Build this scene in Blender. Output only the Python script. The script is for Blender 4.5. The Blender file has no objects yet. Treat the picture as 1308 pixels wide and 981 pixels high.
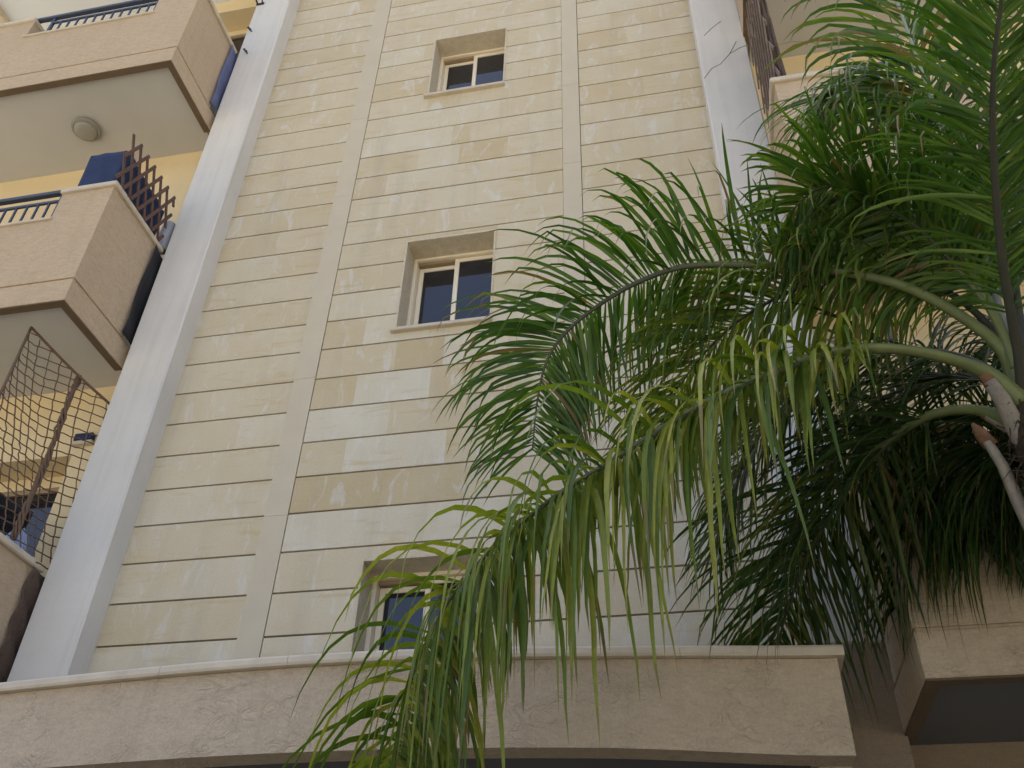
import bpy, math, random
from mathutils import Vector, Matrix
random.seed(7)
RND = random.Random(11)
scene = bpy.context.scene
COL = scene.collection
V3 = Vector

# ------------------------------------------------------------------ helpers
class MB:
    """collects faces (with a tone colour per face) and links them as one mesh object"""
    def __init__(s): s.v=[]; s.f=[]; s.t=[]; s.sm=[]
    def quad(s,a,b,c,d,t=(0.5,0.5,0.5),sm=False):
        n=len(s.v); s.v+=[a,b,c,d]; s.f.append((n,n+1,n+2,n+3)); s.t.append(t); s.sm.append(sm)
    def box(s,x0,x1,y0,y1,z0,z1,t=(0.5,0.5,0.5),bev=0.0):
        if x0>x1:x0,x1=x1,x0
        if y0>y1:y0,y1=y1,y0
        if z0>z1:z0,z1=z1,z0
        n=len(s.v); b=bev
        if b<=0:
            s.v+=[(x0,y0,z0),(x1,y0,z0),(x1,y1,z0),(x0,y1,z0),(x0,y0,z1),(x1,y0,z1),(x1,y1,z1),(x0,y1,z1)]
            F=[(0,3,2,1),(4,5,6,7),(0,1,5,4),(1,2,6,5),(2,3,7,6),(3,0,4,7)]
            for f in F: s.f.append(tuple(n+i for i in f)); s.t.append(t); s.sm.append(False)
        else:
            # chamfered box: three vertices per corner
            idx={}
            for ix,X in ((0,x0),(1,x1)):
                for iy,Y in ((0,y0),(1,y1)):
                    for iz,Z in ((0,z0),(1,z1)):
                        dx=b if ix==0 else -b; dy=b if iy==0 else -b; dz=b if iz==0 else -b
                        k=len(s.v); s.v+=[(X,Y+dy,Z+dz),(X+dx,Y,Z+dz),(X+dx,Y+dy,Z)]
                        idx[(ix,iy,iz)]=k
            def I(c,a): return idx[c]+a
            def add(f): s.f.append(tuple(f)); s.t.append(t); s.sm.append(False)
            for a in range(3):
                o=[i for i in range(3) if i!=a]
                for side in (0,1):
                    cs=[]
                    for p,q in ((0,0),(1,0),(1,1),(0,1)):
                        c=[0,0,0]; c[a]=side; c[o[0]]=p; c[o[1]]=q; cs.append(tuple(c))
                    f=[I(c,a) for c in cs]
                    flip=(side==0) ^ (a==1)
                    add(f[::-1] if flip else f)
            for a in range(3):              # edge chamfers along axis a
                o=[i for i in range(3) if i!=a]
                for p in (0,1):
                    for q in (0,1):
                        c0=[0,0,0]; c0[o[0]]=p; c0[o[1]]=q; c1=list(c0); c1[a]=1
                        c0=tuple(c0); c1=tuple(c1)
                        add([I(c0,o[0]),I(c1,o[0]),I(c1,o[1]),I(c0,o[1])])
            for c in idx: add([idx[c],idx[c]+1,idx[c]+2])
    def prism(s,poly,y0,y1,t=(0.5,0.5,0.5)):
        """polygon in XZ extruded along Y"""
        n=len(s.v); k=len(poly)
        s.v+=[(x,y0,z) for x,z in poly]+[(x,y1,z) for x,z in poly]
        s.f.append(tuple(range(n,n+k))); s.f.append(tuple(range(n+2*k-1,n+k-1,-1)))
        s.t+=[t,t]; s.sm+=[False,False]
        for i in range(k):
            j=(i+1)%k
            s.f.append((n+i,n+k+i,n+k+j,n+j)); s.t.append(t); s.sm.append(False)
    def tube(s,pts,r,seg=8,t=(0.5,0.5,0.5),cap=True,flat=1.0,sm=True,side=None):
        pts=[V3(p) for p in pts]; m=len(pts)
        rr=r if isinstance(r,(list,tuple)) else [r]*m
        T=[(pts[min(i+1,m-1)]-pts[max(i-1,0)]).normalized() for i in range(m)]
        u=T[0].cross(V3((0,0,1)))
        if u.length<1e-3: u=V3((1,0,0))
        if side is not None: u=V3(side)
        u=(u-T[0]*u.dot(T[0])).normalized()
        n0=len(s.v)
        for i in range(m):
            u=(u-T[i]*u.dot(T[i])).normalized(); w=T[i].cross(u)
            for k in range(seg):
                a=2*math.pi*k/seg
                s.v.append(tuple(pts[i]+u*(math.cos(a)*rr[i])+w*(math.sin(a)*rr[i]*flat)))
        for i in range(m-1):
            for k in range(seg):
                k2=(k+1)%seg; a=n0+i*seg
                s.f.append((a+k,a+k2,a+seg+k2,a+seg+k)); s.t.append(t); s.sm.append(sm)
        if cap:
            s.f.append(tuple(n0+k for k in range(seg-1,-1,-1))); s.t.append(t); s.sm.append(False)
            s.f.append(tuple(n0+(m-1)*seg+k for k in range(seg))); s.t.append(t); s.sm.append(False)
    def grid(s,fn,nu,nv,t=(0.5,0.5,0.5),sm=True):
        n0=len(s.v)
        for i in range(nu+1):
            for j in range(nv+1): s.v.append(tuple(fn(i/nu,j/nv)))
        for i in range(nu):
            for j in range(nv):
                a=n0+i*(nv+1)+j
                s.f.append((a,a+nv+1,a+nv+2,a+1)); s.t.append(t); s.sm.append(sm)
    def build(s,name,mat,parent=None,fix=True):
        me=bpy.data.meshes.new(name)
        me.from_pydata([tuple(p) for p in s.v],[],s.f)
        me.polygons.foreach_set('use_smooth',s.sm)
        at=me.attributes.new('tone','FLOAT_COLOR','FACE')
        buf=[]
        for t in s.t: buf+=[t[0],t[1],t[2],1.0]
        at.data.foreach_set('color',buf)
        me.update()
        if fix:
            import bmesh
            bm=bmesh.new(); bm.from_mesh(me); bmesh.ops.recalc_face_normals(bm,faces=bm.faces[:]); bm.to_mesh(me); bm.free()
        if mat: me.materials.append(mat)
        o=bpy.data.objects.new(name,me); COL.objects.link(o)
        if parent is not None: o.parent=parent
        return o

def tag(o,label=None,cat=None,group=None,kind=None):
    if label:o['label']=label
    if cat:o['category']=cat
    if group:o['group']=group
    if kind:o['kind']=kind
    return o
def empty(name):
    o=bpy.data.objects.new(name,None); COL.objects.link(o); return o

# ------------------------------------------------------------------ materials
def new_mat(name):
    m=bpy.data.materials.new(name); m.use_nodes=True
    nt=m.node_tree; nt.nodes.clear()
    out=nt.nodes.new('ShaderNodeOutputMaterial'); b=nt.nodes.new('ShaderNodeBsdfPrincipled')
    nt.links.new(b.outputs[0],out.inputs[0])
    return m,nt,b,out
def N(nt,typ,**kw):
    n=nt.nodes.new(typ)
    for k,v in kw.items(): setattr(n,k,v)
    return n
def coords(nt,scale=(1,1,1)):
    g=N(nt,'ShaderNodeNewGeometry'); mp=N(nt,'ShaderNodeMapping')
    mp.inputs['Scale'].default_value=scale
    nt.links.new(g.outputs['Position'],mp.inputs['Vector']); return mp.outputs['Vector']
def noise(nt,vec,scale,detail=4,rough=.55,dist=0.0):
    n=N(nt,'ShaderNodeTexNoise'); n.inputs['Scale'].default_value=scale; n.inputs['Detail'].default_value=detail
    n.inputs['Roughness'].default_value=rough; n.inputs['Distortion'].default_value=dist
    nt.links.new(vec,n.inputs['Vector']); return n.outputs['Fac']
def ramp(nt,fac,stops):
    r=N(nt,'ShaderNodeValToRGB'); e=r.color_ramp.elements
    while len(e)<len(stops): e.new(0.5)
    for i,(p,c) in enumerate(stops):
        e[i].position=p; e[i].color=(c[0],c[1],c[2],1) if not isinstance(c,(int,float)) else (c,c,c,1)
    nt.links.new(fac,r.inputs['Fac']); return r.outputs['Color']
def mix(nt,fac,a,b,blend='MIX'):
    m=N(nt,'ShaderNodeMix'); m.data_type='RGBA'; m.blend_type=blend
    for val,sock in ((fac,m.inputs[0]),(a,m.inputs[6]),(b,m.inputs[7])):
        if isinstance(val,(int,float)): sock.default_value=val
        elif isinstance(val,tuple): sock.default_value=(val[0],val[1],val[2],1)
        else: nt.links.new(val,sock)
    return m.outputs[2]
def bump(nt,bsdf,h,strength,dist=0.01):
    b=N(nt,'ShaderNodeBump'); b.inputs['Strength'].default_value=strength; b.inputs['Distance'].default_value=dist
    nt.links.new(h,b.inputs['Height']); nt.links.new(b.outputs[0],bsdf.inputs['Normal'])
def math_(nt,op,a,b):
    m=N(nt,'ShaderNodeMath',operation=op)
    for val,sock in ((a,m.inputs[0]),(b,m.inputs[1])):
        if isinstance(val,(int,float)): sock.default_value=val
        else: nt.links.new(val,sock)
    return m.outputs[0]

def plain(name,col,rough=.6,metal=0.0,var=.12,sc=6.0,bs=0.0,bsc=60,spec=.3):
    m,nt,b,o=new_mat(name); v=coords(nt)
    n=noise(nt,v,sc,5)
    c=mix(nt,n,tuple(x*(1-var) for x in col),tuple(min(1,x*(1+var)) for x in col))
    nt.links.new(c,b.inputs['Base Color']); b.inputs['Roughness'].default_value=rough; b.inputs['Metallic'].default_value=metal
    b.inputs['Specular IOR Level'].default_value=spec
    if bs>0: bump(nt,b,noise(nt,v,bsc,4),bs)
    return m

def stucco(name,col,dark,scale=1.0,trowel=.0):
    m,nt,b,o=new_mat(name); v=coords(nt)
    big=noise(nt,v,1.3,4,.6)
    mid=noise(nt,coords(nt,(1,1,2.6)),17*scale,6,.7,.5)
    c=mix(nt,ramp(nt,big,[(.3,0.0),(.7,1.0)]),dark,col)
    c=mix(nt,ramp(nt,mid,[(.35,1.0),(.62,0.0)]),c,tuple(x*.80 for x in col))
    fine=noise(nt,v,90*scale,4,.7)
    c=mix(nt,.25,c,ramp(nt,fine,[(.3,.35),(.7,.75)]),'OVERLAY')
    streak=noise(nt,coords(nt,(7,7,.5)),1.6,3,.6)
    c=mix(nt,ramp(nt,streak,[(.56,0.0),(.8,.35)]),c,tuple(x*.62 for x in col))
    nt.links.new(c,b.inputs['Base Color']); b.inputs['Roughness'].default_value=.93; b.inputs['Specular IOR Level'].default_value=.15
    h=fine
    if trowel>0:
        w=noise(nt,coords(nt,(1,1,1.5)),5.5*scale,3,.5,2.2)
        w2=mix(nt,ramp(nt,noise(nt,v,3.1,4,.7),[(.42,0.0),(.60,1.0)]),(.45,.45,.45),ramp(nt,w,[(.40,0.0),(.47,1.0),(.53,.3),(.6,.9),(.66,.2)]))
        h=math_(nt,'ADD',math_(nt,'MULTIPLY',fine,.5),math_(nt,'MULTIPLY',w2,trowel))
    bump(nt,b,h,.75,.012)
    return m

def stone_mat():
    m,nt,b,o=new_mat('limestone')
    at=N(nt,'ShaderNodeAttribute',attribute_name='tone'); sep=N(nt,'ShaderNodeSeparateColor')
    nt.links.new(at.outputs['Color'],sep.inputs[0])
    tone=sep.outputs[0]; rid=sep.outputs[1]
    # shift the pattern per stone so that veins do not run across joints
    v=coords(nt); add=N(nt,'ShaderNodeVectorMath',operation='ADD'); sc=N(nt,'ShaderNodeVectorMath',operation='SCALE')
    cmb=N(nt,'ShaderNodeCombineXYZ'); nt.links.new(rid,cmb.inputs[0]); nt.links.new(rid,cmb.inputs[2]); nt.links.new(cmb.outputs[0],sc.inputs[0]); sc.inputs['Scale'].default_value=37
    nt.links.new(v,add.inputs[0]); nt.links.new(sc.outputs[0],add.inputs[1]); vs=add.outputs[0]
    n1=noise(nt,vs,2.2,5,.6,.5)
    f=math_(nt,'ADD',tone,math_(nt,'MULTIPLY',math_(nt,'SUBTRACT',n1,.5),.55))
    c=ramp(nt,f,[(0.0,(.62,.575,.46)),(.35,(.575,.492,.345)),(.65,(.52,.422,.262)),(1.0,(.435,.33,.18))])
    # whitish smears
    mp=N(nt,'ShaderNodeMapping'); mp.inputs['Scale'].default_value=(4.2,1,1.5); nt.links.new(vs,mp.inputs[0])
    sm=noise(nt,mp.outputs[0],1.9,5,.62,.8)
    c=mix(nt,ramp(nt,sm,[(.56,0.0),(.66,.55)]),c,(.63,.60,.54))
    # ochre veins
    mp2=N(nt,'ShaderNodeMapping'); mp2.inputs['Scale'].default_value=(1.2,1,7); nt.links.new(vs,mp2.inputs[0])
    ve=noise(nt,mp2.outputs[0],1.6,4,.6,.4)
    c=mix(nt,ramp(nt,ve,[(.56,0.0),(.72,.6)]),c,(.49,.375,.18))
    fine=noise(nt,v,75,4,.7)
    c=mix(nt,.18,c,ramp(nt,fine,[(.3,.3),(.7,.7)]),'OVERLAY')
    # run-off dirt below edges
    d=noise(nt,coords(nt,(3.2,1,.28)),1.5,4,.65)
    c=mix(nt,ramp(nt,d,[(.52,0.0),(.75,.30)]),c,(.36,.32,.25))
    nt.links.new(c,b.inputs['Base Color']); b.inputs['Roughness'].default_value=.85; b.inputs['Specular IOR Level'].default_value=.2
    h=math_(nt,'ADD',math_(nt,'MULTIPLY',fine,.5),noise(nt,vs,11,4,.6))
    bump(nt,b,h,.3,.006)
    return m

def plaster_white():
    m,nt,b,o=new_mat('white_plaster')
    v=coords(nt); n=noise(nt,v,1.1,5,.6)
    c=mix(nt,ramp(nt,n,[(.3,0.0),(.7,1.0)]),(.60,.57,.515),(.685,.65,.59))
    st=noise(nt,coords(nt,(9,9,.35)),1.4,4,.6)
    c=mix(nt,ramp(nt,st,[(.5,0.0),(.8,.45)]),c,(.48,.455,.41))
    f=noise(nt,v,26,5,.7)
    c=mix(nt,ramp(nt,f,[(.56,0.0),(.75,.22)]),c,(.47,.45,.42))
    nt.links.new(c,b.inputs['Base Color']); b.inputs['Roughness'].default_value=.9; b.inputs['Specular IOR Level'].default_value=.15
    bump(nt,b,noise(nt,v,70,5,.7),.35,.006)
    return m

def leaf_mat(name,c0,c1,c2):
    m=bpy.data.materials.new(name); m.use_nodes=True; nt=m.node_tree; nt.nodes.clear()
    out=N(nt,'ShaderNodeOutputMaterial'); b=N(nt,'ShaderNodeBsdfPrincipled'); tr=N(nt,'ShaderNodeBsdfTranslucent'); mx=N(nt,'ShaderNodeMixShader')
    at=N(nt,'ShaderNodeAttribute',attribute_name='tone'); sep=N(nt,'ShaderNodeSeparateColor'); nt.links.new(at.outputs['Color'],sep.inputs[0])
    c=ramp(nt,sep.outputs[0],[(0.0,c0),(.55,c1),(1.0,c2)])
    n=noise(nt,coords(nt),14,3)
    c=mix(nt,ramp(nt,n,[(.3,.35),(.7,0.0)]),c,tuple(x*.6 for x in c0))
    # brown dry tips (blue channel marks the last stretch of a blade)
    c=mix(nt,math_(nt,'MULTIPLY',sep.outputs[2],1.0),c,(.20,.13,.055))
    nt.links.new(c,b.inputs['Base Color']); b.inputs['Roughness'].default_value=.42; b.inputs['Specular IOR Level'].default_value=.45
    tcol=mix(nt,1.0,c,(1.5,1.6,.5),'MULTIPLY')
    nt.links.new(tcol,tr.inputs['Color'])
    mx.inputs[0].default_value=.36
    nt.links.new(b.outputs[0],mx.inputs[1]); nt.links.new(tr.outputs[0],mx.inputs[2]); nt.links.new(mx.outputs[0],out.inputs[0])
    return m

def glass_mat():
    m,nt,b,o=new_mat('window_glass')
    b.inputs['Base Color'].default_value=(.012,.014,.02,1); b.inputs['Roughness'].default_value=.03
    b.inputs['Specular IOR Level'].default_value=.75; b.inputs['IOR'].default_value=1.52
    v=coords(nt); bump(nt,b,noise(nt,v,2.5,2),.02,.02)
    return m

M={}
M['stone']=stone_mat()
M['joint']=plain('joint_mortar',(.045,.036,.026),.95)
M['smooth']=plain('smooth_render',(.55,.475,.35),.9,var=.09,sc=4,bs=.12,bsc=80)
M['white']=plaster_white()
M['stucco']=stucco('beige_stucco',(.585,.445,.30),(.525,.395,.26))
M['canopy']=stucco('troweled_stucco',(.545,.435,.31),(.455,.36,.255),1.0,.8)
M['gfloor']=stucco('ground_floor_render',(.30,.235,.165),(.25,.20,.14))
M['cream']=plain('cream_stone',(.54,.465,.36),.75,var=.25,sc=7,bs=.3)
M['ceil']=plain('grey_ceiling_paint',(.475,.455,.42),.9,var=.10,sc=1.8)
M['ceilw']=plain('white_ceiling_paint',(.66,.70,.76),.9,var=.04,sc=1.5)
M['ceild']=plain('shaded_grey_soffit',(.13,.13,.13),.9,var=.1,sc=1.5)  # dark grey soffits; lowest right ceiling has deep shade put into the colour
M['yellow']=plain('yellow_render',(.70,.56,.335),.9,var=.12,sc=2.2,bs=.2)
M['frame']=plain('cream_aluminium',(.78,.69,.53),.4,var=.05)
M['track']=plain('window_track',(.30,.22,.13),.5,var=.05)
M['reveal']=stucco('reveal_render',(.66,.57,.42),(.61,.52,.38))
M['glass']=glass_mat()
M['rail']=plain('blue_grey_metal',(.075,.09,.13),.45,.4,var=.15)
M['brownwood']=plain('brown_painted_wood',(.115,.062,.045),.65,var=.35,sc=14,bs=.3)
M['weathered']=plain('weathered_wood',(.20,.145,.115),.8,var=.4,sc=18,bs=.4)
M['rimshade']=stucco('rim_shade_stucco',(.17,.12,.075),(.12,.085,.055))  # dark brown carries the shade under the balcony rims
M['navy']=plain('navy_fabric',(.022,.036,.085),.85,var=.25,sc=9,bs=.3,bsc=30)
M['black']=plain('black_tarp',(.02,.02,.021),.8,var=.3)
M['slate']=plain('slate_blue_fabric',(.115,.13,.23),.8,var=.2)
M['net']=plain('brown_rope',(.15,.095,.06),.9,var=.3,sc=30)
M['greyfab']=plain('grey_fabric',(.33,.33,.35),.85,var=.2)
M['bluebag']=plain('pale_blue_plastic',(.35,.45,.70),.35,var=.3,sc=15)
M['mat']=plain('dry_reed',(.10,.068,.05),.95,var=.45,sc=30,bs=.5)
M['lampg']=plain('frosted_lamp_glass',(.30,.285,.24),.35,var=.05)
M['lampr']=plain('lamp_ring',(.25,.235,.205),.5,var=.05)
M['metal']=plain('dark_iron',(.05,.05,.055),.5,.6)
M['trunk']=plain('palm_bark',(.15,.125,.10),.95,var=.4,sc=18,bs=.6,bsc=40)
M['fibre']=plain('palm_fibre',(.055,.038,.026),.95,var=.5,sc=40,bs=.8,bsc=60)
M['stub']=plain('old_leaf_base',(.27,.235,.19),.9,var=.4,sc=22,bs=.5)
M['stubcut']=plain('dry_leaf_base_cut',(.19,.105,.06),.9,var=.5,sc=35,bs=.6)
def pet_mat(name,a,b_):
    m,nt,b,o=new_mat(name); at=N(nt,'ShaderNodeAttribute',attribute_name='tone'); sp=N(nt,'ShaderNodeSeparateColor'); nt.links.new(at.outputs['Color'],sp.inputs[0])
    c=mix(nt,sp.outputs[0],a,b_); n=noise(nt,coords(nt),9,4)
    nt.links.new(mix(nt,ramp(nt,n,[(.35,.45),(.65,0.0)]),c,tuple(x*.5 for x in a)),b.inputs['Base Color']); b.inputs['Roughness'].default_value=.5; return m
M['petiole']=pet_mat('petiole_green',(.15,.18,.06),(.055,.06,.04))
M['petdark']=plain('petiole_dark',(.055,.055,.04),.55,var=.3,sc=8)
M['petpale']=plain('petiole_waxy',(.34,.38,.36),.55,var=.2,sc=8)
M['leaf']=leaf_mat('palm_leaf_green',(.024,.066,.014),(.066,.145,.02),(.155,.235,.035))
M['leafy']=leaf_mat('palm_leaf_yellowish',(.06,.115,.016),(.18,.245,.028),(.37,.36,.055))
M['leafd']=leaf_mat('palm_leaf_dark',(.018,.046,.014),(.044,.09,.02),(.12,.155,.028))

# ------------------------------------------------------------------ building
bld=tag(empty('apartment_building'),'beige stone clad apartment building with white pilasters and stucco balconies behind the palm','building')

WINX=(-2.19,-1.39)
WINS=[(3.36,4.50),(6.555,7.60),(9.745,10.79)]
Z0,DZ=3.99,.3062
def cut(rects,h):
    out=[]
    for (a,b,c,d) in rects:
        x0,x1,z0,z1=h
        if b<=x0 or a>=x1 or d<=z0 or c>=z1: out.append((a,b,c,d)); continue
        if a<x0: out.append((a,x0,c,d))
        if b>x1: out.append((x1,b,c,d))
        m0,m1=max(a,x0),min(b,x1)
        if c<z0: out.append((m0,m1,c,z0))
        if d>z1: out.append((m0,m1,z1,d))
    return out
# tones read off the photograph for the rows that show clear stones: row -> [(x_end, tone)]
T_PALE,T_BE,T_TAN=.05,.38,.74
rows={1:[(-2.05,.30),(-.8,.2)],2:[(-2.2,.0),(-.8,.04)],3:[(-2.13,.82),(-1.5,.74),(-.8,.4)],4:[(-2.447,.45),(-1.677,.08),(-1.1,.42),(-.8,.2)],5:[(-2.139,.02),(-1.765,.42),(-1.2,.58),(-.8,.3)],
      6:[(-2.446,.62),(-1.844,.04),(-1.2,.6),(-.8,.3)],7:[(-2.153,.44),(-1.759,.78),(-1.25,.08),(-.8,.35)],8:[(-2.449,.62),(-1.9,.12),(-.8,.2)],
      13:[(-2.1,.2),(-1.042,.22),(-.8,.62)],14:[(-2.478,.62),(-1.719,.10),(-1.098,.2),(-.8,.68)],15:[(-2.195,.42),(-1.792,.12),(-1.319,.72),(-.8,.2)],16:[(-1.879,.12),(-1.698,.66),(-1.118,.34),(-.8,.1)],17:[(-1.784,.2),(-1.417,.14),(-.8,.3)]}
stones=MB(); rr=random.Random(3)
for (sx0,sx1,sec) in ((-4.06,-2.985,0),(-2.797,-.80,1),(-.628,.57,2)):
    for k in range(-4,40):
        z0=Z0+DZ*k+.007; z1=Z0+DZ*(k+1)-.007
        if sec==1 and k in rows: parts=[]; x=sx0; 
        else: parts=None
        if parts is not None:
            for xe,t in rows[k]:
                parts.append((x,min(xe,sx1),(.15+t*.72 if k<10 else .24+t*.5)+rr.uniform(-.03,.03))); x=xe
        else:
            parts=[]; x=sx0
            while x<sx1-.01:
                w=rr.choice((.35,.5,.62,.8,.95)); xe=x+w
                if sx1-xe<.22: xe=sx1
                t=rr.choice((.2,.24,.28,.3,.33,.36,.4,.46))+(.11 if k>9 else .02)
                if sec==0: t=t*.8+.08
                parts.append((x,xe,t)); x=xe
        for (a,b,t) in parts:
            g=.0002 if sec==1 else .00005
            rects=[(a+g,b-g,z0,z1)]
            if sec==1:
                for (wz0,wz1) in WINS: rects=cut(rects,(WINX[0],WINX[1],wz0,wz1))
            y=rr.uniform(-.0008,.0008); rid=rr.random()
            for (p,q,c,d) in rects:
                if q-p>.004 and d-c>.004: stones.box(p,q,y,.04,c,d,(t,rid,0))
wall=stones.build('stone_cladding',M['stone'],bld)
# backing wall with window holes (shows as the dark joints)
bk=MB()
rects=[(-4.06,.57,0,17)]
for (a,b) in WINS: rects=cut(rects,(WINX[0]-.02,WINX[1]+.02,a-.02,b+.02))
for r in rects: bk.box(r[0],r[1],.024,.30,r[2],r[3])
bk.build('backing_wall',M['joint'],bld)
# plain render bands between the stone panels
for (a,b,y) in ((-2.983,-2.8025,-.006),(-.797,-.6335,-.006)):
    s=MB(); z=0
    cuts=[0,3.6,4.9,6.15,7.25,8.35,9.55,10.7,11.9,13.2,14.4,17]
    for i in range(len(cuts)-1):
        s.box(a,b,y+rr.uniform(-.001,.001),.02,cuts[i],cuts[i+1]-.002)
    s.build('render_band',M['smooth'],bld)
# white pilasters
for (a,b) in ((-4.44,-4.012),(.527,.965)):
    s=MB()
    zs=[0,3.2,6.4,9.6,12.8,17]
    n=60
    zb_=3.30 if a<0 else 3.66
    s.box(a,b,-.2,.14,zb_,17,bev=.012)
    p=s.build('pilaster',M['white'],bld)
    q=MB(); q.box(a-.003,b+.003,-.203,.14,0,zb_-.002,bev=.008); q.build('pilaster_base',M['gfloor'] if a>0 else M['canopy'],bld)  # right base in a darker colour, standing in for the palm's shade
    if a>0:
        for path in ([(.535,9.02),(.62,9.16),(.70,9.20),(.80,9.34),(.90,9.41),(.963,9.43)],[(.60,9.70),(.68,9.80),(.78,9.90)],[(.80,9.34),(.85,9.45),(.88,9.52)]):
            ck=MB(); ck.tube([(q0[0],-.2005,q0[1]) for q0 in path],.003,4); ck.build('crack',M['joint'],p)
# ---- sliding windows
for (wz0,wz1) in WINS:
    x0,x1=WINX
    f=MB(); Y=.235
    # plaster reveals (thin lips stand proud of the stone)
    f.box(x0-.004,x0+.012,-.006,.30,wz0,wz1)
    f.box(x1-.012,x1+.004,-.006,.30,wz0,wz1)
    f.box(x0+.012,x1-.012,-.008,.30,wz1-.016,wz1+.004)
    f.box(x0+.012,x1-.012,.0,.30,wz0-.01,wz0+.002)
    rv=f.build('window',M['reveal'],bld)
    s=MB(); s.box(x0-.03,x1+.012,-.045,.262,wz0-.03,wz0+.006,bev=.006)
    s.build('sill',M['cream'],rv)
    a,b=x0+.012,x1-.012; t=wz1-.016; bo=wz0+.006
    s=MB()
    s.box(a,a+.032,Y-.03,.33,bo,t,bev=.003); s.box(b-.022,b,Y-.03,.33,bo,t,bev=.003)
    s.box(a+.032,b-.022,Y-.03,.33,t-.028,t,bev=.003); s.box(a+.032,b-.022,Y-.03,.33,bo,bo+.04,bev=.003)
    s.build('frame',M['frame'],rv)
    s=MB(); s.box(a+.033,b-.023,Y+.0,.31,t-.060,t-.0285); s.build('track',M['track'],rv)
    mid=-1.785
    for (p,q,yy,tp) in ((a+.034,mid+.02,Y+.035,t-.066),(mid-.022,b-.024,Y-.006,t-.034)):
        s=MB(); w=.042
        s.box(p,p+w,yy,yy+.03,bo+.04,tp,bev=.004); s.box(q-w*.55,q,yy,yy+.03,bo+.04,tp,bev=.004)
        s.box(p+w,q-w*.55,yy,yy+.03,tp-.042,tp,bev=.004); s.box(p+w,q-w*.55,yy,yy+.03,bo+.04,bo+.09,bev=.004)
        s.build('sash',M['frame'],rv)
        g=MB(); g.box(p+w-.004,q-w*.55+.004,yy+.012,yy+.018,bo+.085,tp-.038); g.build('pane',M['glass'],rv)
    k=MB(); k.box(a,b,.335,.345,bo,t); k.build('dark_interior',M['black'],rv)

# ---- yellow walls behind the balconies, with recessed openings
def side_wall(xa,xb,holes):
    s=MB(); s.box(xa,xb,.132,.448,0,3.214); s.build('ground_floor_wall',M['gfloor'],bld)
    s=MB(); rects=[(xa,xb,3.216,17)]
    for h in holes: rects=cut(rects,h)
    for r in rects: s.box(r[0],r[1],.13,.45,r[2],r[3])
    w=s.build('rendered_wall',M['yellow'],bld)
    return w
HL=[(-6.4,-4.62,9.9,12.54),(-6.6,-4.90,6.6,8.72),(-6.4,-4.89,3.4,5.72)]
side_wall(-9.5,-4.43,HL)
HR=[(2.6,3.9,9.9,12.0),(1.9,3.3,6.6,8.70),(2.3,3.6,3.4,5.5)]
side_wall(.955,6.5,HR)
for (a,b,c,d) in HL+HR:
    s=MB(); s.box(a,b,.40,.47,d-.11,d-.003); rv=s.build('shutter_opening',M['yellow'],bld)
    s=MB(); s.box(a+.002,a+.05,.41,.46,c,d-.112); s.box(b-.05,b-.002,.41,.46,c,d-.112); s.box(a+.05,b-.05,.41,.46,d-.15,d-.113); s.build('frame',M['track'],rv)
    s=MB(); s.box(a+.05,b-.05,.43,.44,c,d-.15); s.build('pane',M['glass'],rv)
    s=MB(); s.box(a,b,.48,.49,c,d); s.build('dark_interior',M['black'],rv)
# core of the building: roof and depth
s=MB(); s.box(-9.5,6.5,.5,12,0,16.9); s.box(-9.6,6.6,-.2,12.1,17.0,17.25); s.build('core_wall',M['yellow'],bld)
# small vent on the lower yellow wall
s=MB(); s.box(-4.90,-4.72,.085,.128,5.80,5.835,bev=.004); vent=s.build('wall_vent',M['cream'],bld)
s=MB(); s.box(-4.89,-4.73,.08,.127,5.838,5.90); s.build('grille',M['navy'],vent)

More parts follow.
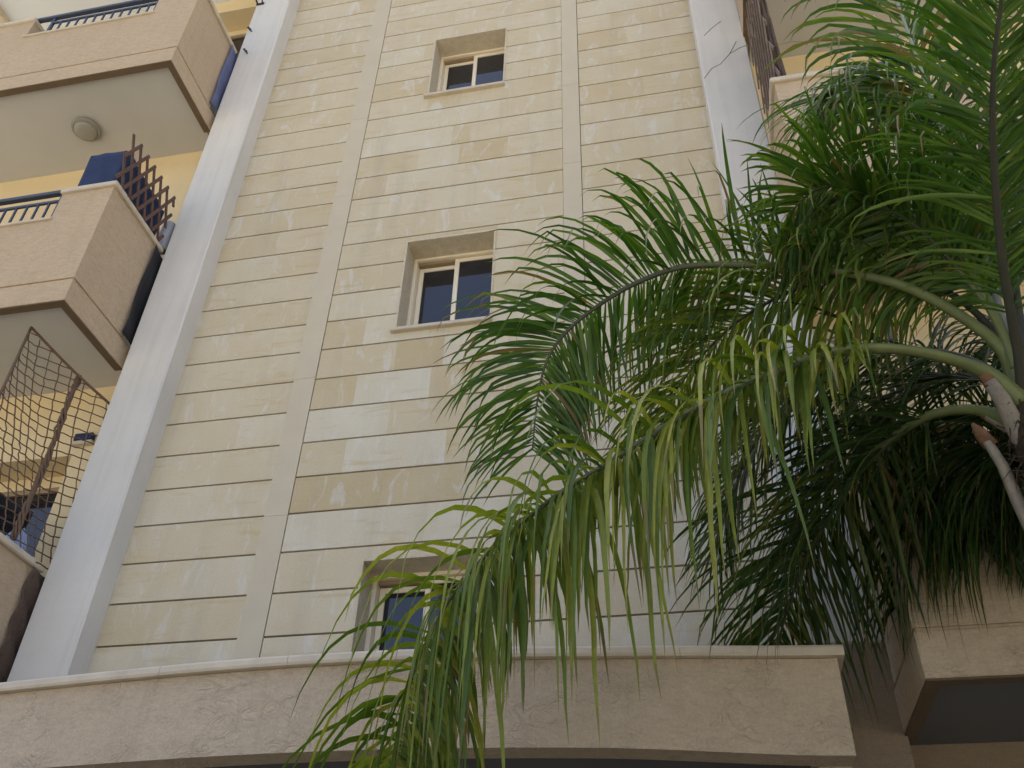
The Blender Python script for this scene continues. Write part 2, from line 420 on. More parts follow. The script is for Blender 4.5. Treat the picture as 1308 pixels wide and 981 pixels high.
# ---- balconies
def balcony(xo,sg,zb,L=3.4,full_top=None):
    X=lambda u: xo+sg*u
    b=MB()
    def bx(u0,u1,y0,y1,z0,z1,bev=0): b.box(X(u0),X(u1),y0,y1,zb+z0,zb+z1,bev=bev)
    bay0,bay1=.49,2.0
    bx(0,L,-.97,-.90,0,.222,.004)
    bx(.012,L,-.957,-.90,.222,.238)
    b.prism([(X(u),zb+z) for u,z in ((0,.238),(L,.238),(L,1.31),(bay1,1.31),(bay1,.985),(bay0,.985),(bay0,1.31),(0,1.31))],-.97,-.85)
    bx(0,.07,-.90,-.112,0,.222,.004)
    bx(.012,.07,-.90,-.20,.222,.238)
    bx(0,.12,-.85,-.24,.238,1.31,.004)
    bal=b.build('balcony',M['canopy'] if (sg>0 and zb<5) else M['stucco'],bld)
    d_=MB(); d_.box(X(.003),X(L),-.967,-.90,zb-.012,zb-.0005); d_.box(X(.003),X(.068),-.8995,-.115,zb-.012,zb-.0005); d_.build('rim_shade_strip',M['rimshade'],bal)  # thin dark strips painting the shade on the rim undersides
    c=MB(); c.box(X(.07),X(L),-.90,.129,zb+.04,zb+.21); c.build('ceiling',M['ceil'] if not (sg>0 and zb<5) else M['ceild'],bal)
    c=MB()
    c.box(X(-.03),X(bay0+.012),-1.0,-.82,zb+1.31,zb+1.362,bev=.008)
    c.box(X(-.03),X(.15),-.82,-.18,zb+1.31,zb+1.360,bev=.008)
    c.box(X(bay0-.02),X(bay1+.03),-.992,-.835,zb+.987,zb+1.012,bev=.005)
    c.box(X(bay1-.012),X(L),-1.0,-.82,zb+1.31,zb+1.362,bev=.008)
    c.build('coping',M['cream'],bal)
    r=MB(); y=-.925
    r.box(X(.06),X(L),y-.03,y+.025,zb+1.378,zb+1.412,bev=.008)
    r.box(X(bay0+.03),X(bay1-.2),y-.012,y+.012,zb+1.275,zb+1.30,bev=.003)
    u=bay0+.06
    for k in range(13):
        uu=bay0+.035+k*(bay1-.20-bay0-.035)/12
        w=.014 if k in (0,12) else .0075
        r.box(X(uu-w),X(uu+w),y-w,y+w,zb+1.012,zb+(1.378 if k in (0,12) else 1.285))
    for uu in (.2,2.4,3.1): r.box(X(uu-.012),X(uu+.012),y-.012,y+.012,zb+1.36,zb+1.38)
    r.build('railing',M['rail'],bal)
    return bal
FL=[3.17,6.38,9.59,12.80]
for zb in FL[:3]: balcony(-4.5,-1,zb)
for zb in FL[:3]: balcony(.95,1,zb)
# top slabs: white undersides
s=MB(); s.box(-8.15,-4.5,-.97,.129,12.80,13.0); ts=s.build('roof_slab',M['ceilw'],bld)
s=MB(); s.box(-8.42,-8.152,-.99,.129,12.70,13.0,bev=.01); s.build('edge_beam',M['cream'],ts)
s=MB(); s.box(.95,4.5,-.97,.129,12.80,13.0); s.build('roof_slab',M['ceilw'],bld)

# ---- curved entrance canopy
def cy(x):
    P=[(-4.6,-.92),(-3.77,-1.0),(-3.0,-1.085),(-2.2,-1.15),(-1.6,-1.155),(-1.1,-1.13),(-.37,-1.045),(.65,-.905)]
    for (a,ya),(b,yb) in zip(P[:-1],P[1:]):
        if x<=b:
            t=(x-a)/(b-a); return ya+(yb-ya)*t
    return P[-1][1]
xs=[-4.48+i*(5.08/64) for i in range(65)]
def sm(x): # smoothed plan curve
    return sum(cy(x+d) for d in (-.35,-.2,-.1,0,.1,.2,.35))/7
def zbot(x):
    t=max(0,min(1,(x+.6)/1.2)); return 2.893-.03*t*t*(3-2*t)
c=MB(); n=0
prof=lambda x:[(sm(x),zbot(x)),(sm(x),3.30),(sm(x)+.16,3.30),(sm(x)+.16,zbot(x)+.0)]
for x0,x1 in zip(xs[:-1],xs[1:]):
    p=prof(x0); q=prof(x1)
    for i in range(4):
        j=(i+1)%4
        c.quad((x0,p[i][0],p[i][1]),(x0,p[j][0],p[j][1]),(x1,q[j][0],q[j][1]),(x1,q[i][0],q[i][1]),sm=(i in(0,2)))
for x in (xs[0],xs[-1]):
    p=prof(x); c.quad(*[(x,a,z) for a,z in p])
c.box(.45,.597,-.75,-.205,2.86,3.295)      # return to the pilaster
can=c.build('canopy_fascia',M['canopy'],bld)
c=MB(); prof2=lambda x:[(sm(x)-.035,3.303),(sm(x)-.042,3.315),(sm(x)-.042,3.340),(sm(x)-.034,3.352),(sm(x)+.2,3.352),(sm(x)+.2,3.303)]
xc=xs[:-1]+[.632]
cuts=[9,22,31,44,55]
for i0,(x0,x1) in enumerate(zip(xc[:-1],xc[1:])):
    g=.002 if i0 in cuts else 0
    p=prof2(x0+g); q=prof2(x1)
    for i in range(6):
        j=(i+1)%6
        c.quad((x0+g,p[i][0],p[i][1]),(x0+g,p[j][0],p[j][1]),(x1,q[j][0],q[j][1]),(x1,q[i][0],q[i][1]))
for x in (xc[0],xc[-1]):
    p=prof2(x); k=len(c.v); c.v+=[(x,a,z) for a,z in p]; c.f.append(tuple(range(k,k+6))); c.t.append((.5,)*3); c.sm.append(False)
c.box(.43,.63,-.72,-.207,3.303,3.350)
c.build('coping',M['cream'],can)
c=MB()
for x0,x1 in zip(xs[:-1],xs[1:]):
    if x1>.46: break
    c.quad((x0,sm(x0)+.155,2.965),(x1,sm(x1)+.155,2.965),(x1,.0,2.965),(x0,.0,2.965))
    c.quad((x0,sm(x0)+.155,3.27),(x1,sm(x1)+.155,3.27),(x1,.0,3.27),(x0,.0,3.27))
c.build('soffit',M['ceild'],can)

# ------------------------------------------------------------------ small things on the balconies
def lamp(x,y,z):
    t=tag(empty('ceiling_lamp'),'round frosted lamp on the underside of the top left balcony','ceiling lamp'); t.location=(x,y,z)
    s=MB(); n=28
    def ring(r0,z0,r1,z1):
        for k in range(n):
            a=2*math.pi*k/n; b=2*math.pi*(k+1)/n
            s.quad((r0*math.cos(a),r0*math.sin(a),z0),(r0*math.cos(b),r0*math.sin(b),z0),(r1*math.cos(b),r1*math.sin(b),z1),(r1*math.cos(a),r1*math.sin(a),z1),sm=True)
    for (a,b) in (((.145,0),(.15,-.02)),((.15,-.02),(.142,-.04)),((.142,-.04),(.122,-.046)),((.122,-.046),(.118,-.03))): ring(a[0],a[1],b[0],b[1])
    s.build('base_ring',M['lampr'],t)
    s=MB(); pr=[(.119,-.035),(.115,-.055),(.10,-.070),(.07,-.082),(.035,-.088),(.002,-.09)]
    for (a,b) in zip(pr[:-1],pr[1:]): ring(a[0],a[1],b[0],b[1])
    s.build('glass_dome',M['lampg'],t)
lamp(-5.80,-.365,9.629)

def trellis(x,y0,y1,z0,z1,name,label,step=.122,slope=.42,wid=.014,mat=None):
    s=MB(); h=z1-z0; reach=h*slope
    n=int(round((y1-y0)/step))
    def clip(ya,za,yb,zb):
        pts=[]
        d=yb-ya
        t0,t1=0,1
        lo,hi=y0-.01,y1+.01
        for sgn,lim in ((1,hi),(-1,-lo)):
            p=sgn*d; q=lim-sgn*ya
            if abs(p)<1e-9: continue
            t=q/p
            if p>0: t1=min(t1,t)
            else: t0=max(t0,t)
        if t1-t0<.06: return None
        return (ya+d*t0,za+(zb-za)*t0),(ya+d*t1,za+(zb-za)*t1)
    m=int(reach/step)+2
    for fam in (1,-1):
        for k in range(-m,n+m+1):
            yt=y0+k*step; c=clip(yt,z1,yt+fam*reach,z0)
            if not c: continue
            (a,za),(b,zb)=c; L=math.hypot(b-a,zb-za); ny,nz=-(zb-za)/L*wid,(b-a)/L*wid
            xo=x-.004 if fam>0 else x+.010; xq=xo+.010
            j=RND.uniform(-.004,.004)
            P=[(a+ny+j,za+nz),(a-ny+j,za-nz),(b-ny,zb-nz),(b+ny,zb+nz)]
            f=[(xo,)+p for p in P]; g=[(xq,)+p for p in P]
            s.quad(*f); s.quad(*g[::-1])
            for i in range(4):
                q=(i+1)%4; s.quad(f[i],g[i],g[q],f[q])
    o=s.build(name,mat or M['brownwood']); tag(o,label,'trellis'); return o
trellis(-4.478,-1.03,-.27,7.735,8.325,'folding_trellis','short brown folding trellis on the middle left balcony beside navy cloth',.122,.42,.015)
trellis(.982,-.99,-.21,7.75,9.56,'folding_trellis','tall brown folding trellis between the right white pilaster and right balcony',.15,.42,.017,M['weathered'])
# dry reed mat behind the tall trellis
s=MB(); rq=random.Random(5)
for k in range(60):
    y=-.97+.76*k/59+rq.uniform(-.01,.01); z1=9.45+rq.uniform(-.3,.08); lean=rq.uniform(-.06,.06)
    s.tube([(1.03+rq.uniform(-.012,.012),y,7.75),(1.03+rq.uniform(-.02,.02),y+lean*.5,8.6),(1.03+rq.uniform(-.03,.03),y+lean,z1)],[.012,.012,.006],4,sm=False)
tag(s.build('reed_screen',M['mat']),'ragged dry reed screen tied behind the tall brown trellis','screen')

def cloth(name,mat,label,fn,nu=14,nv=14,cat='cloth',th=.004):
    s=MB(); s.grid(fn,nu,nv)
    o=s.build(name,mat,None,fix=False); tag(o,label,cat)
    md=o.modifiers.new('thickness','SOLIDIFY'); md.thickness=th
    return o
# navy shade cloth round the corner of the middle left balcony
def navy(u,v):
    # u along: first stretch in front, then round the corner along the side
    L1,L2=.36,.62; d=u*(L1+L2+.06)
    if d<L1: x,y=-4.93+d*1.03,-.935
    else: x,y=-4.555,-.935+(d-L1)
    w=.006*math.sin(u*31)+.003*math.sin(u*53+v*4)
    top=8.245 if d<L1 else 8.235-.07*(d-L1)
    z=7.78+(top-7.78)*v+.004*math.sin(u*17)*(v)
    if d<L1: return (x+.0+(1-v)*.012,y+w*.5,z)
    return (x+w,y,z)
cloth('shade_cloth',M['navy'],'navy blue cloth hung over the middle left balcony corner inside the trellis',navy,40,10)
cloth('hanging_cloth',M['slate'],'slate blue cloth strip in the gap between top left balcony and white pilaster',lambda u,v:(-4.472+.012*math.sin(v*9+u*6),-.30+.44*u,9.83+1.08*v+.02*math.sin(u*9)),10,12)
cloth('black_tarp',M['black'],'black tarp in the gap between middle left balcony and white pilaster',lambda u,v:(-4.472+.012*math.sin(v*9+u*6),-.30+.42*u,6.62+1.06*v-.03*math.sin(u*3)),10,12)
cloth('storage_bag',M['greyfab'],'grey fabric bag leaning at the wall end of the short brown trellis',lambda u,v:(-4.53+.05*math.sin(u*6.28),-.155+.07*math.cos(u*6.28)*(1-.5*abs(v-.5)),7.76+.35*v),14,8,'bag')
# small cloth bundle stuffed in the lowest gap
cloth('net_bundle',M['mat'],'dark bundled netting in the gap between lowest left balcony and white pilaster',lambda u,v:(-4.475+.014*math.sin(v*27+u*9),-.30+.40*u,3.42+1.05*v),14,40,'netting')
# wire clothes hooks on the left pilaster
for (x,z,lab) in ((-4.385,11.90,'dark iron clothes line hook highest on the left white pilaster'),(-4.385,11.33,'small dark double bolt on the left white pilaster, middle of three fixings'),(-4.335,10.87,'small dark double bolt lowest of three fixings on left white pilaster')):
    s=MB()
    if z>11.5:
        s.box(x-.05,x+.05,-.212,-.2005,z-.02,z+.02,bev=.003); s.tube([(x-.03,-.21,z),(x-.03,-.30,z+.01),(x+.02,-.33,z)],.011,6); s.tube([(x+.03,-.21,z),(x+.05,-.27,z)],.008,6)
    else:
        for dx,dz in ((-.017,.02),(.012,-.02)):
            s.tube([(x+dx,-.2005,z+dz),(x+dx,-.245,z+dz-.01)],.009,6); s.tube([(x+dx-.014,-.24,z+dz-.012),(x+dx+.018,-.24,z+dz-.012)],.006,6)
    tag(s.build('wall_hook',M['metal']),lab,'hook')

# ---- rope net over the lowest left balcony
P=V3((-4.906,-.76,6.34)); R_=V3((-4.46,-.10,5.985)); B2=V3((-4.46,-.10,4.50)); B1=V3((-4.50,-1.0,4.54)); Lp=V3((-4.676,-.975,5.478))
tris=[(P,R_,B2),(P,B2,B1),(P,B1,Lp)]
def netpt(y,z):
    for a,b,c in tris:
        d=(b.y-a.y)*(c.z-a.z)-(c.y-a.y)*(b.z-a.z)
        l1=((y-a.y)*(c.z-a.z)-(c.y-a.y)*(z-a.z))/d; l2=((b.y-a.y)*(z-a.z)-(y-a.y)*(b.z-a.z))/d
        if l1>=-1e-6 and l2>=-1e-6 and l1+l2<=1+1e-6: return a+(b-a)*l1+(c-a)*l2
    return None
s=MB(); st=.082; ang=.12
ca,sa=math.cos(ang),math.sin(ang)
def strand(fn,n):
    run=[]
    for i in range(n):
        y,z=fn(i); p=netpt(y,z)
        if p is None:
            if len(run)>1: s.tube(run,.005,4,cap=False)
            run=[]
        else: run.append(p+V3((RND.uniform(-.004,.004),RND.uniform(-.006,.006),RND.uniform(-.006,.006))))
    if len(run)>1: s.tube(run,.005,4,cap=False)
for fam in (0,1):
    for k in range(-28,29):
        def fn(i,k=k,fam=fam):
            t=-1.7+i*.041; w=.007*math.sin(t*4+k*1.3)
            a,b=(k*st+w,t) if fam==0 else (t,k*st+w)
            return -.5+a*ca-b*sa, 5.4+a*sa+b*ca
        strand(fn,84)
for e in ((P,R_),(P,Lp),(Lp,B1),(R_,B2)):
    s.tube([e[0]+(e[1]-e[0])*(i/8)+V3((0,0,-.02*math.sin(i/8*3.14))) for i in range(9)],.011,6)
nt_=s.build('rope_net',M['net']); tag(nt_,'brown rope net hung from the ceiling over the lowest left balcony','net')
s=MB()
for k in range(4):
    pts=[]
    for i in range(26):
        t=i/25; q=V3((-4.68,-.354,6.143)).lerp(V3((-4.60,-.434,5.328)),t*2) if t<.5 else V3((-4.60,-.434,5.328)).lerp(V3((-4.51,-.532,4.56)),t*2-1)
        a=t*30+k*1.57; w=.020+.012*math.sin(t*21+k)
        pts.append(q+V3((.012+math.cos(a)*w*.5,math.sin(a)*w,.2*w*math.sin(a*2))))
    s.tube(pts,.0105,5)
s.build('gathering_rope',M['net'],nt_)
# folded crate and bag behind the net
t=tag(empty('plastic_crate'),'tilted black slatted crate behind the rope net on lowest left balcony','crate')
s=MB(); mt=Matrix.Translation((-4.88,-.42,4.80))@Matrix.Rotation(.5,4,'Y')@Matrix.Rotation(.35,4,'X')
def addb(m,*a):
    n=len(m.v); m.box(*a)
    for i in range(n,len(m.v)): m.v[i]=tuple(mt@V3(m.v[i]))
for i in range(6): addb(s,-.20,.20,-.155,-.145,-.13+i*.05,-.105+i*.05)
for x in (-.2,-.07,.06,.19): addb(s,x,x+.015,-.158,-.142,-.15,.17)
for i in range(6): addb(s,.195,.205,-.14,.14,-.13+i*.05,-.105+i*.05)
addb(s,-.2,.2,.14,.15,-.15,.17); addb(s,-.2,-.19,-.14,.14,-.15,.17)
s.build('slatted_side',M['black'],t)
s=MB(); addb(s,-.19,.19,-.139,.139,-.15,-.14); s.build('bottom',M['greyfab'],t)
def bag(u,v):
    a=u*2*math.pi; r=(.085+.02*math.sin(a*3+v*5)+.012*math.sin(a*7))*math.sin(math.pi*min(.96,v*.9+.06))**.6
    return (-4.57+r*.5*math.cos(a),-.42+r*math.sin(a),4.47+.24*v+.01*math.sin(a*5))
cloth('plastic_bag',M['bluebag'],'crumpled pale blue plastic bag at the foot of the rope net',bag,26,12,'bag',.002)

# ------------------------------------------------------------------ queen palm
palm=tag(empty('palm_tree'),'feathery green palm tree arching over the stone facade from the right','palm tree')
rp=random.Random(21)
tk=MB(); pts=[];rad=[]
for i in range(60):
    t=i/59; z=3.62*t
    pts.append((1.50-.07*t+.01*math.sin(t*5),-1.82-.11*t,z)); rad.append(.135-.03*t+(.006 if i%3==0 else -.002)+.05*max(0,.12-t)/.12)
tk.tube(pts,rad,18)
tk.build('trunk',M['trunk'],palm)
cr=MB(); cr.tube([(1.432,-1.925,3.55),(1.43,-1.93,3.68),(1.425,-1.94,3.82),(1.415,-1.95,3.95),(1.41,-1.96,4.08)],[.112,.135,.14,.11,.05],16)
for k in range(150):
    a=rp.uniform(0,6.28); z=rp.uniform(3.5,3.95); r=.125
    p=V3((1.43+r*math.cos(a),-1.93+r*math.sin(a),z)); d=V3((math.cos(a)*.4,math.sin(a)*.4,rp.uniform(-1,1))).normalized()
    cr.tube([p,p+d*.06,p+d*.10+V3((0,0,-.05))],[.004,.003,.001],3,cap=False)
cr.build('fibre_crown',M['fibre'],palm)
for pts,w in (([(1.355,-1.93,3.66),(1.312,-1.96,3.76),(1.272,-2.024,3.90),(1.235,-2.06,3.97),(1.207,-2.085,4.02)],[.05,.044,.036,.03,.017]),
            ([(1.335,-1.80,3.33),(1.30,-1.78,3.42),(1.275,-1.81,3.55),(1.245,-1.87,3.68),(1.205,-1.91,3.78),(1.160,-1.945,3.85)],[.05,.05,.046,.04,.034,.02]),
            ([(1.36,-1.90,3.80),(1.31,-1.86,3.87),(1.265,-1.84,3.94),(1.23,-1.83,3.99)],[.04,.036,.03,.02])):
    s=MB(); s.tube(pts[:-1],w[:-1],10,flat=.55); st_=s.build('old_leaf_base',M['stub'],palm)
    s=MB(); a,b=V3(pts[-2]),V3(pts[-1]); s.tube([a+(b-a)*-.25,a+(b-a)*.5,b],[w[-2]*1.03,w[-2]*.8,w[-1]*.35],10,flat=.55); s.build('cut_tip',M['stubcut'],st_)

def catmull(P,n):
    P=[V3(p) for p in P]; P=[P[0]*2-P[1]]+P+[P[-1]*2-P[-2]]; out=[]
    segs=len(P)-3
    for i in range(n+1):
        g=i/n*segs; k=min(int(g),segs-1); t=g-k
        a,b,c,d=P[k:k+4]
        out.append(.5*((2*b)+(c-a)*t+(2*a-5*b+4*c-d)*t*t+(3*b-a-3*c+d)*t**3))
    return out

def frond(path,lm,pm,r0=.034,start=.2,pairs=85,Lmax=.72,wid=.0155,up=(5,55),up2=None,grav=4.0,stiff=0.0,tonerange=(.1,.9),seed=1,fwd=.75,side_scale=(1,1),taper=.5,jit=.13,grav2=None,flat=0.0):
    rf=random.Random(seed); n=70; C=catmull(path,n)
    T=[(C[min(i+1,n)]-C[max(i-1,0)]).normalized() for i in range(n+1)]
    U=V3((0,0,1)); Us=[]
    for i in range(n+1):
        U=U-T[i]*U.dot(T[i])
        if U.length<.05: U=V3((-T[i].x,-T[i].y,.2))
        U.normalize()
        Us.append(U.copy())
    # shoulder flattens the petiole at its base
    s=MB(); rad=[max(.0035,r0*(1-.9*(i/n)**.75)*(1.0+.8*max(0,.10-i/n)/.10)) for i in range(n+1)]
    s.tube(C,rad,8,flat=.8)
    for i in range(len(s.t)):
        q=min(1,(i//8)/n); s.t[i]=(min(1,max(0,(q-.18)/.35)),0,0)
    fr=s.build('frond',pm,palm)
    m=MB()
    for side,ss in ((1,side_scale[0]),(-1,side_scale[1])):
        k=0
        while k<pairs:
            k+=1
            q=start+(1-start)*((k+rf.uniform(-.35,.35))/pairs); q=min(.999,max(start,q))
            fi=q*n; i=int(fi); ft=fi-i
            p=C[i].lerp(C[min(i+1,n)],ft); t=T[i]; u=Us[i]; l=t.cross(u)*side
            s_=(q-start)/(1-start)
            prof=min(1,.35+s_*3.2)*(1.0 if s_<.55 else 1-taper*((s_-.55)/.45)**1.3)
            Ln=Lmax*prof*rf.uniform(.78,1.12)*ss
            a=math.radians(rf.uniform(*(up if side>0 or up2 is None else up2))*(1 if side<0 else 1-flat*s_)+rf.choice((-12,0,0,10)))
            fw=fwd*(.75+(.7 if flat<1 else -.45)*s_)
            d=(l*math.cos(a)+u*math.sin(a)+t*fw+V3((rf.gauss(0,jit),rf.gauss(0,jit),rf.gauss(0,jit)))).normalized()
            g=(grav if side>0 or grav2 is None else grav2)*rf.uniform(.6,1.4); kink=rf.uniform(.45,1.25); kk=rf.uniform(4,16)
            ns=8; ds=Ln/ns
            tone=rf.uniform(*tonerange); dry=1 if rf.random()<.16 else 0; dead=rf.random()<.022
            w0=wid*rf.uniform(.75,1.2)*(.6+.4*min(1,prof))
            bn=t-d*t.dot(d)
            bn=(bn+V3((rf.gauss(0,.25),rf.gauss(0,.25),rf.gauss(0,.25))))
            bn=(bn-d*bn.dot(d)).normalized()
            pos=p.copy(); n0=len(m.v); rings=[]
            for j in range(ns+1):
                x=j/ns
                w=w0*min(1,.35+x*4)*(1-x**2.2)**.75
                if j==ns: w=.0004
                nn=d.cross(bn).normalized()
                fold=.35*w
                m.v+=[tuple(pos+bn*w+nn*fold),tuple(pos),tuple(pos-bn*w+nn*fold)]
                if j<ns:
                    pos=pos+d*ds
                    gg=g*(.35+1.3*x)*(1-stiff*max(0,.6-x))
                    if abs(x-kink)<.08: gg+=kk
                    d=(d+V3((rf.gauss(0,.018),rf.gauss(0,.018),-gg*ds))).normalized()
                    if d.z<-.93: d=(d+V3((rf.gauss(0,.03),rf.gauss(0,.03),0))).normalized()
                    bn=(bn-d*bn.dot(d)); 
                    if bn.length<.05: bn=d.orthogonal()
                    bn.normalize()
            for j in range(ns):
                b0=n0+j*3; tt=(tone,rf.random(),(.85 if dead else .75 if (dry and j>=ns-2) else (.35 if j==ns-1 else 0)))
                m.f.append((b0,b0+1,b0+4,b0+3)); m.f.append((b0+1,b0+2,b0+5,b0+4)); m.t+=[tt,tt]; m.sm+=[True,True]
    m.build('leaflets',lm,fr,fix=False)
    return fr

FP={
'F1':[(1.36,-1.98,3.95),(1.321,-2.06,4.151),(1.05,-2.152,4.413),(0.762,-2.168,4.566),(0.451,-2.17,4.659),(0.186,-2.168,4.713),(0.024,-2.162,4.712),(-0.184,-2.123,4.668),(-0.374,-2.081,4.576),(-0.504,-2.041,4.483),(-0.592,-1.987,4.372),(-0.646,-1.905,4.209),(-0.684,-1.808,4.013)],
'F2':[(1.353,-1.991,3.88),(1.241,-2.061,4.003),(1.06,-2.133,4.064),(0.849,-2.184,4.094),(0.631,-2.205,4.087),(0.437,-2.189,4.043),(0.174,-2.144,3.969),(-0.063,-2.102,3.866),(-0.302,-2.057,3.745),(-0.504,-2.036,3.637),(-0.673,-2.011,3.525),(-0.838,-1.985,3.39),(-0.987,-1.943,3.23),(-1.1,-1.893,3.042),(-1.168,-1.843,2.859),(-1.202,-1.795,2.681),(-1.215,-1.747,2.495)],
'F3':[(1.359,-1.903,3.83),(1.239,-1.84,3.983),(1.087,-1.72,4.064),(0.941,-1.558,4.067),(0.811,-1.38,4.024),(0.683,-1.187,3.937),(0.563,-0.99,3.818),(0.452,-0.792,3.668),(0.376,-0.65,3.52),(0.33,-0.56,3.40)],
'F4':[(1.376,-2.03,3.93),(1.325,-2.225,4.051),(1.259,-2.528,4.194),(1.222,-2.779,4.313),(1.196,-2.996,4.402),(1.183,-3.205,4.476),(1.188,-3.397,4.543),(1.192,-3.584,4.593),(1.189,-3.762,4.63)],
'F5':[(1.382,-1.977,4.0),(1.388,-1.997,4.239),(1.394,-2.05,4.463),(1.377,-2.137,4.719),(1.339,-2.261,4.954),(1.293,-2.418,5.214),(1.227,-2.607,5.443),(1.15,-2.807,5.659),(1.042,-3.01,5.805),(0.9,-3.189,5.929)],
'F6':[(1.369,-2.0,3.98),(1.325,-2.127,4.265),(1.232,-2.242,4.514),(1.059,-2.342,4.709),(0.853,-2.401,4.839),(0.70,-2.41,4.85),(0.57,-2.38,4.76)],
'F7':[(1.375,-1.937,3.95),(1.321,-1.862,4.185),(1.189,-1.763,4.375),(0.996,-1.623,4.52),(0.797,-1.481,4.564),(0.569,-1.31,4.525),(0.374,-1.144,4.391),(0.228,-0.975,4.197),(0.118,-0.809,3.971)],
'F8':[(1.404,-1.85,3.88),(1.417,-1.687,4.07),(1.386,-1.502,4.187),(1.304,-1.298,4.205),(1.228,-1.117,4.149),(1.15,-0.945,4.035),(1.072,-0.797,3.856),(1.004,-0.687,3.658)],
# the rest of the crown, to the right and away; some unseen ones added for shade
'F15':[(1.366, -2.015, 4.015), (1.32, -2.04, 4.277), (1.176, -2.063, 4.496), (0.944, -2.047, 4.638), (0.68, -1.984, 4.685), (0.426, -1.907, 4.647), (0.21, -1.821, 4.541), (0.023, -1.722, 4.379), (-0.111, -1.621, 4.189)],
'F16':[(1.369,-2.035,4.04),(1.315,-2.13,4.27),(1.225,-2.2,4.47),(1.1,-2.29,4.64),(.96,-2.36,4.74),(.84,-2.40,4.74)],
'F17':[(1.398, -1.862, 3.964), (1.372, -1.748, 4.181), (1.296, -1.592, 4.359), (1.15, -1.427, 4.46), (0.966, -1.255, 4.465), (0.77, -1.066, 4.375), (0.587, -0.878, 4.173), (0.45, -0.715, 3.902)],
'F18':[(1.385, -1.831, 3.829), (1.416, -1.664, 3.94), (1.408, -1.442, 3.986), (1.37, -1.236, 3.929), (1.321, -1.058, 3.783)],
'F21':[(1.401, -1.834, 3.824), (1.523, -1.682, 3.998), (1.616, -1.521, 4.08), (1.665, -1.335, 4.05), (1.65, -1.176, 3.938), (1.598, -1.031, 3.774)],
'F22':[(1.389, -2.077, 4.085), (1.456, -2.098, 4.406), (1.495, -2.166, 4.767), (1.46, -2.264, 5.089), (1.356, -2.343, 5.331), (1.194, -2.393, 5.489), (1.008, -2.407, 5.551), (0.837, -2.379, 5.508)],
'F9':[(1.44,-1.90,3.95),(1.55,-1.70,4.35),(1.70,-1.45,4.70),(1.88,-1.2,4.85),(2.05,-1.0,4.75),(2.2,-.85,4.45)],
'F10':[(1.47,-1.95,3.95),(1.75,-1.98,4.35),(2.15,-2.0,4.70),(2.6,-2.05,4.80),(3.0,-2.1,4.6),(3.3,-2.1,4.2)],
'F11':[(1.46,-2.02,3.95),(1.65,-2.35,4.35),(1.9,-2.75,4.65),(2.15,-3.2,4.7),(2.4,-3.6,4.5),(2.55,-3.9,4.1)],
'F12':[(1.45,-1.97,4.0),(1.6,-2.05,4.6),(1.8,-2.15,5.2),(2.0,-2.3,5.6),(2.3,-2.45,5.8),(2.6,-2.6,5.75)],
'F13':[(1.42,-1.92,4.0),(1.5,-1.7,4.7),(1.55,-1.5,5.3),(1.6,-1.3,5.7),(1.62,-1.1,5.85),(1.65,-.9,5.8)],
'F19':[(1.48,-2.02,3.85),(1.7,-2.25,4.05),(1.95,-2.5,4.1),(2.25,-2.75,3.95),(2.5,-2.95,3.6),(2.65,-3.1,3.1)],  # out of view, added to darken the lower right balcony
'F20':[(1.48,-1.95,3.8),(1.75,-1.95,3.95),(2.1,-1.9,3.9),(2.4,-1.85,3.65),(2.65,-1.8,3.2)],  # likewise unseen, added for the shade it casts
'F14':[(1.47,-1.88,3.85),(1.75,-1.65,4.0),(2.1,-1.4,4.05),(2.4,-1.2,3.9),(2.7,-1.1,3.6)],
}
frond(FP['F1'],M['leaf'],M['petiole'],.029,.22,150,.58,.0098,(20,88),(-60,15),6.0,.8,(.1,.85),1,jit=.15,grav2=4,fwd=.42,side_scale=(1,1.2),flat=.75,taper=.35)
frond(FP['F2'],M['leafy'],M['petiole'],.032,.20,250,.92,.0128,(5,80),(-75,5),9.5,.1,(.0,1.0),2,fwd=.42,side_scale=(.58,1.12),taper=.12,jit=.15,grav2=4.5,flat=1.15)
frond(FP['F3'],M['leafd'],M['petiole'],.034,.22,150,.84,.0104,(-20,50),(-50,20),4.5,.2,(.1,1.0),3,jit=.18,grav2=3)
frond(FP['F4'],M['leaf'],M['petdark'],.024,.16,140,.60,.0082,(0,50),(0,50),4.0,.2,(.2,.9),4,jit=.16)
frond(FP['F5'],M['leaf'],M['petpale'],.026,.20,130,.80,.0105,(-10,60),(-40,40),5.0,.3,(.2,1.0),5,jit=.18)
frond(FP['F6'],M['leaf'],M['petiole'],.026,.22,105,.62,.0095,(5,60),(-50,20),5.0,.4,(.2,1.0),6,jit=.18,grav2=3.5)
frond(FP['F7'],M['leafd'],M['petdark'],.028,.20,135,.78,.0105,(-10,60),(-50,20),5.0,.2,(.1,.95),7,jit=.18,grav2=3)
frond(FP['F22'],M['leaf'],M['petdark'],.024,.2,135,.80,.0098,(-10,60),(-55,25),5.0,.3,(.4,1.0),22,jit=.2,grav2=3.5)
frond(FP['F8'],M['leafd'],M['petdark'],.030,.12,140,.84,.0108,(-30,45),(-50,30),5.0,.2,(.1,.85),8,jit=.18)
frond(FP['F15'],M['leafy'],M['petdark'],.022,.22,165,.84,.0095,(0,70),(-60,15),6.0,.2,(.0,.75),15,jit=.2,grav2=3.5)
frond(FP['F16'],M['leaf'],M['petiole'],.022,.22,95,.66,.0095,(0,50),(-55,15),6.0,.3,(.3,1.0),16,jit=.2,grav2=3.5)
frond(FP['F17'],M['leafd'],M['petdark'],.028,.15,140,.82,.0105,(-10,60),(-55,20),5.0,.2,(.1,.95),17,jit=.18,grav2=3)
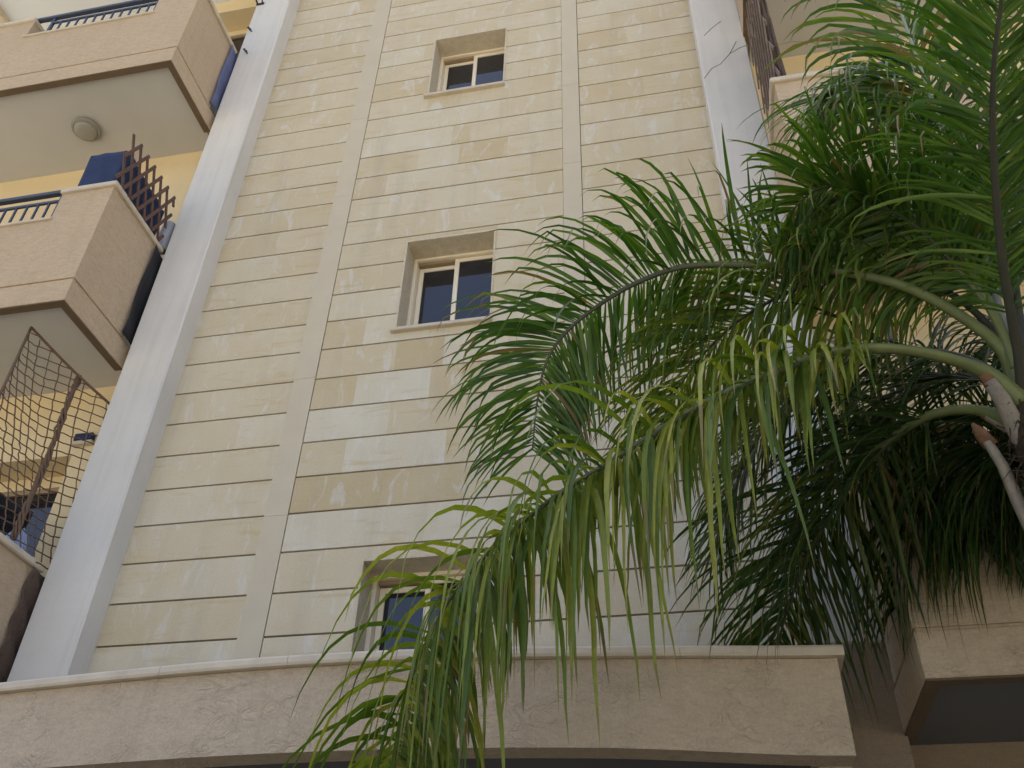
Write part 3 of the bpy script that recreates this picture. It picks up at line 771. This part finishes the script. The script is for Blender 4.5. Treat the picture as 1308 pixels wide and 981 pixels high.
frond(FP['F18'],M['leafd'],M['petdark'],.030,.08,130,.80,.0108,(-30,40),(-45,30),5.5,.2,(.1,.75),18,jit=.18)
frond(FP['F21'],M['leafd'],M['petdark'],.030,.08,120,.70,.0108,(-30,40),(-45,30),5.5,.2,(.1,.75),19,jit=.18)
for i,k in enumerate(('F9','F10','F11','F12','F13','F14','F19','F20')):
    frond(FP[k],M['leaf'] if k in('F12','F13') else M['leafd'],M['petiole'],.034,.2,95,.76,.014,(-5,50),(-5,50),6.0,.2,(.1,.9),20+i)

# ------------------------------------------------------------------ ground
gm,gnt,gb,go=new_mat('concrete_paving')
gv=coords(gnt); gc=mix(gnt,noise(gnt,gv,.6,6,.6),(.198,.187,.15),(.256,.243,.196))
gnt.links.new(mix(gnt,ramp(gnt,noise(gnt,gv,30,4,.7),[(.3,.2),(.7,0.0)]),gc,(.2,.18,.16)),gb.inputs['Base Color']); gb.inputs['Roughness'].default_value=.9
s=MB(); s.quad((-300,-300,0),(300,-300,0),(300,300,0),(-300,300,0))
tag(s.build('ground',gm),kind='structure')
s=MB(); s.grid(lambda u,v:(.75+8*u,-4.8+4.5*v,.012+.05*math.sin(u*9)*math.sin(v*7)*math.sin(u*3.14)+.06*math.sin(u*3.1416)*math.sin(v*3.1416)),30,24)
tag(s.build('unseen_soil_bed',plain('dark_soil',(.045,.035,.025),.95,var=.4,sc=8,bs=.8,bsc=20)),kind='structure')  # dark bed out of view, added to cut bounce light at lower right

# ------------------------------------------------------------------ camera, light, world
cam=bpy.data.cameras.new('camera'); co=bpy.data.objects.new('camera',cam); COL.objects.link(co)
cam.sensor_fit='HORIZONTAL'; cam.sensor_width=36; cam.lens=1183.2/1308*36; cam.clip_start=.05; cam.clip_end=2000
Rm=Matrix(((0.9793493020011748,0.10354112480101843,0.17364959010821715),(0.20041824122268093,-0.6101975841539927,-0.7664798998524607),(0.026598369405269447,0.7854541003569661,-0.6183481082508541)))
co.matrix_world=Matrix.Translation((0,-5.3,1.6))@Rm.to_4x4()
scene.camera=co

SUN_EL=math.radians(66); SUN_AZ=math.radians(12)     # behind the building
w=bpy.data.worlds.new('World'); scene.world=w; w.use_nodes=True
nt=w.node_tree; bg=nt.nodes['Background']; sky=nt.nodes.new('ShaderNodeTexSky'); sky.sky_type='NISHITA'
sky.sun_disc=False; sky.sun_elevation=SUN_EL; sky.sun_rotation=SUN_AZ; sky.air_density=.8; sky.dust_density=5.0; sky.ozone_density=.8
nt.links.new(sky.outputs[0],bg.inputs[0]); bg.inputs[1].default_value=.15
sl=bpy.data.lights.new('sun','SUN'); sl.energy=5; sl.angle=math.radians(.5); sl.color=(1,.94,.85)
so=bpy.data.objects.new('sun',sl); COL.objects.link(so)
d=V3((math.sin(SUN_AZ)*math.cos(SUN_EL),math.cos(SUN_AZ)*math.cos(SUN_EL),math.sin(SUN_EL)))
so.rotation_euler=d.to_track_quat('Z','Y').to_euler(); so.location=(0,20,40)
vs=scene.view_settings; vs.view_transform='Standard'; vs.look='None'; vs.gamma=1; vs.exposure=1.49
scene.render.engine='CYCLES'
cy_=scene.cycles; cy_.max_bounces=8; cy_.diffuse_bounces=5; cy_.transmission_bounces=4; cy_.use_denoising=True
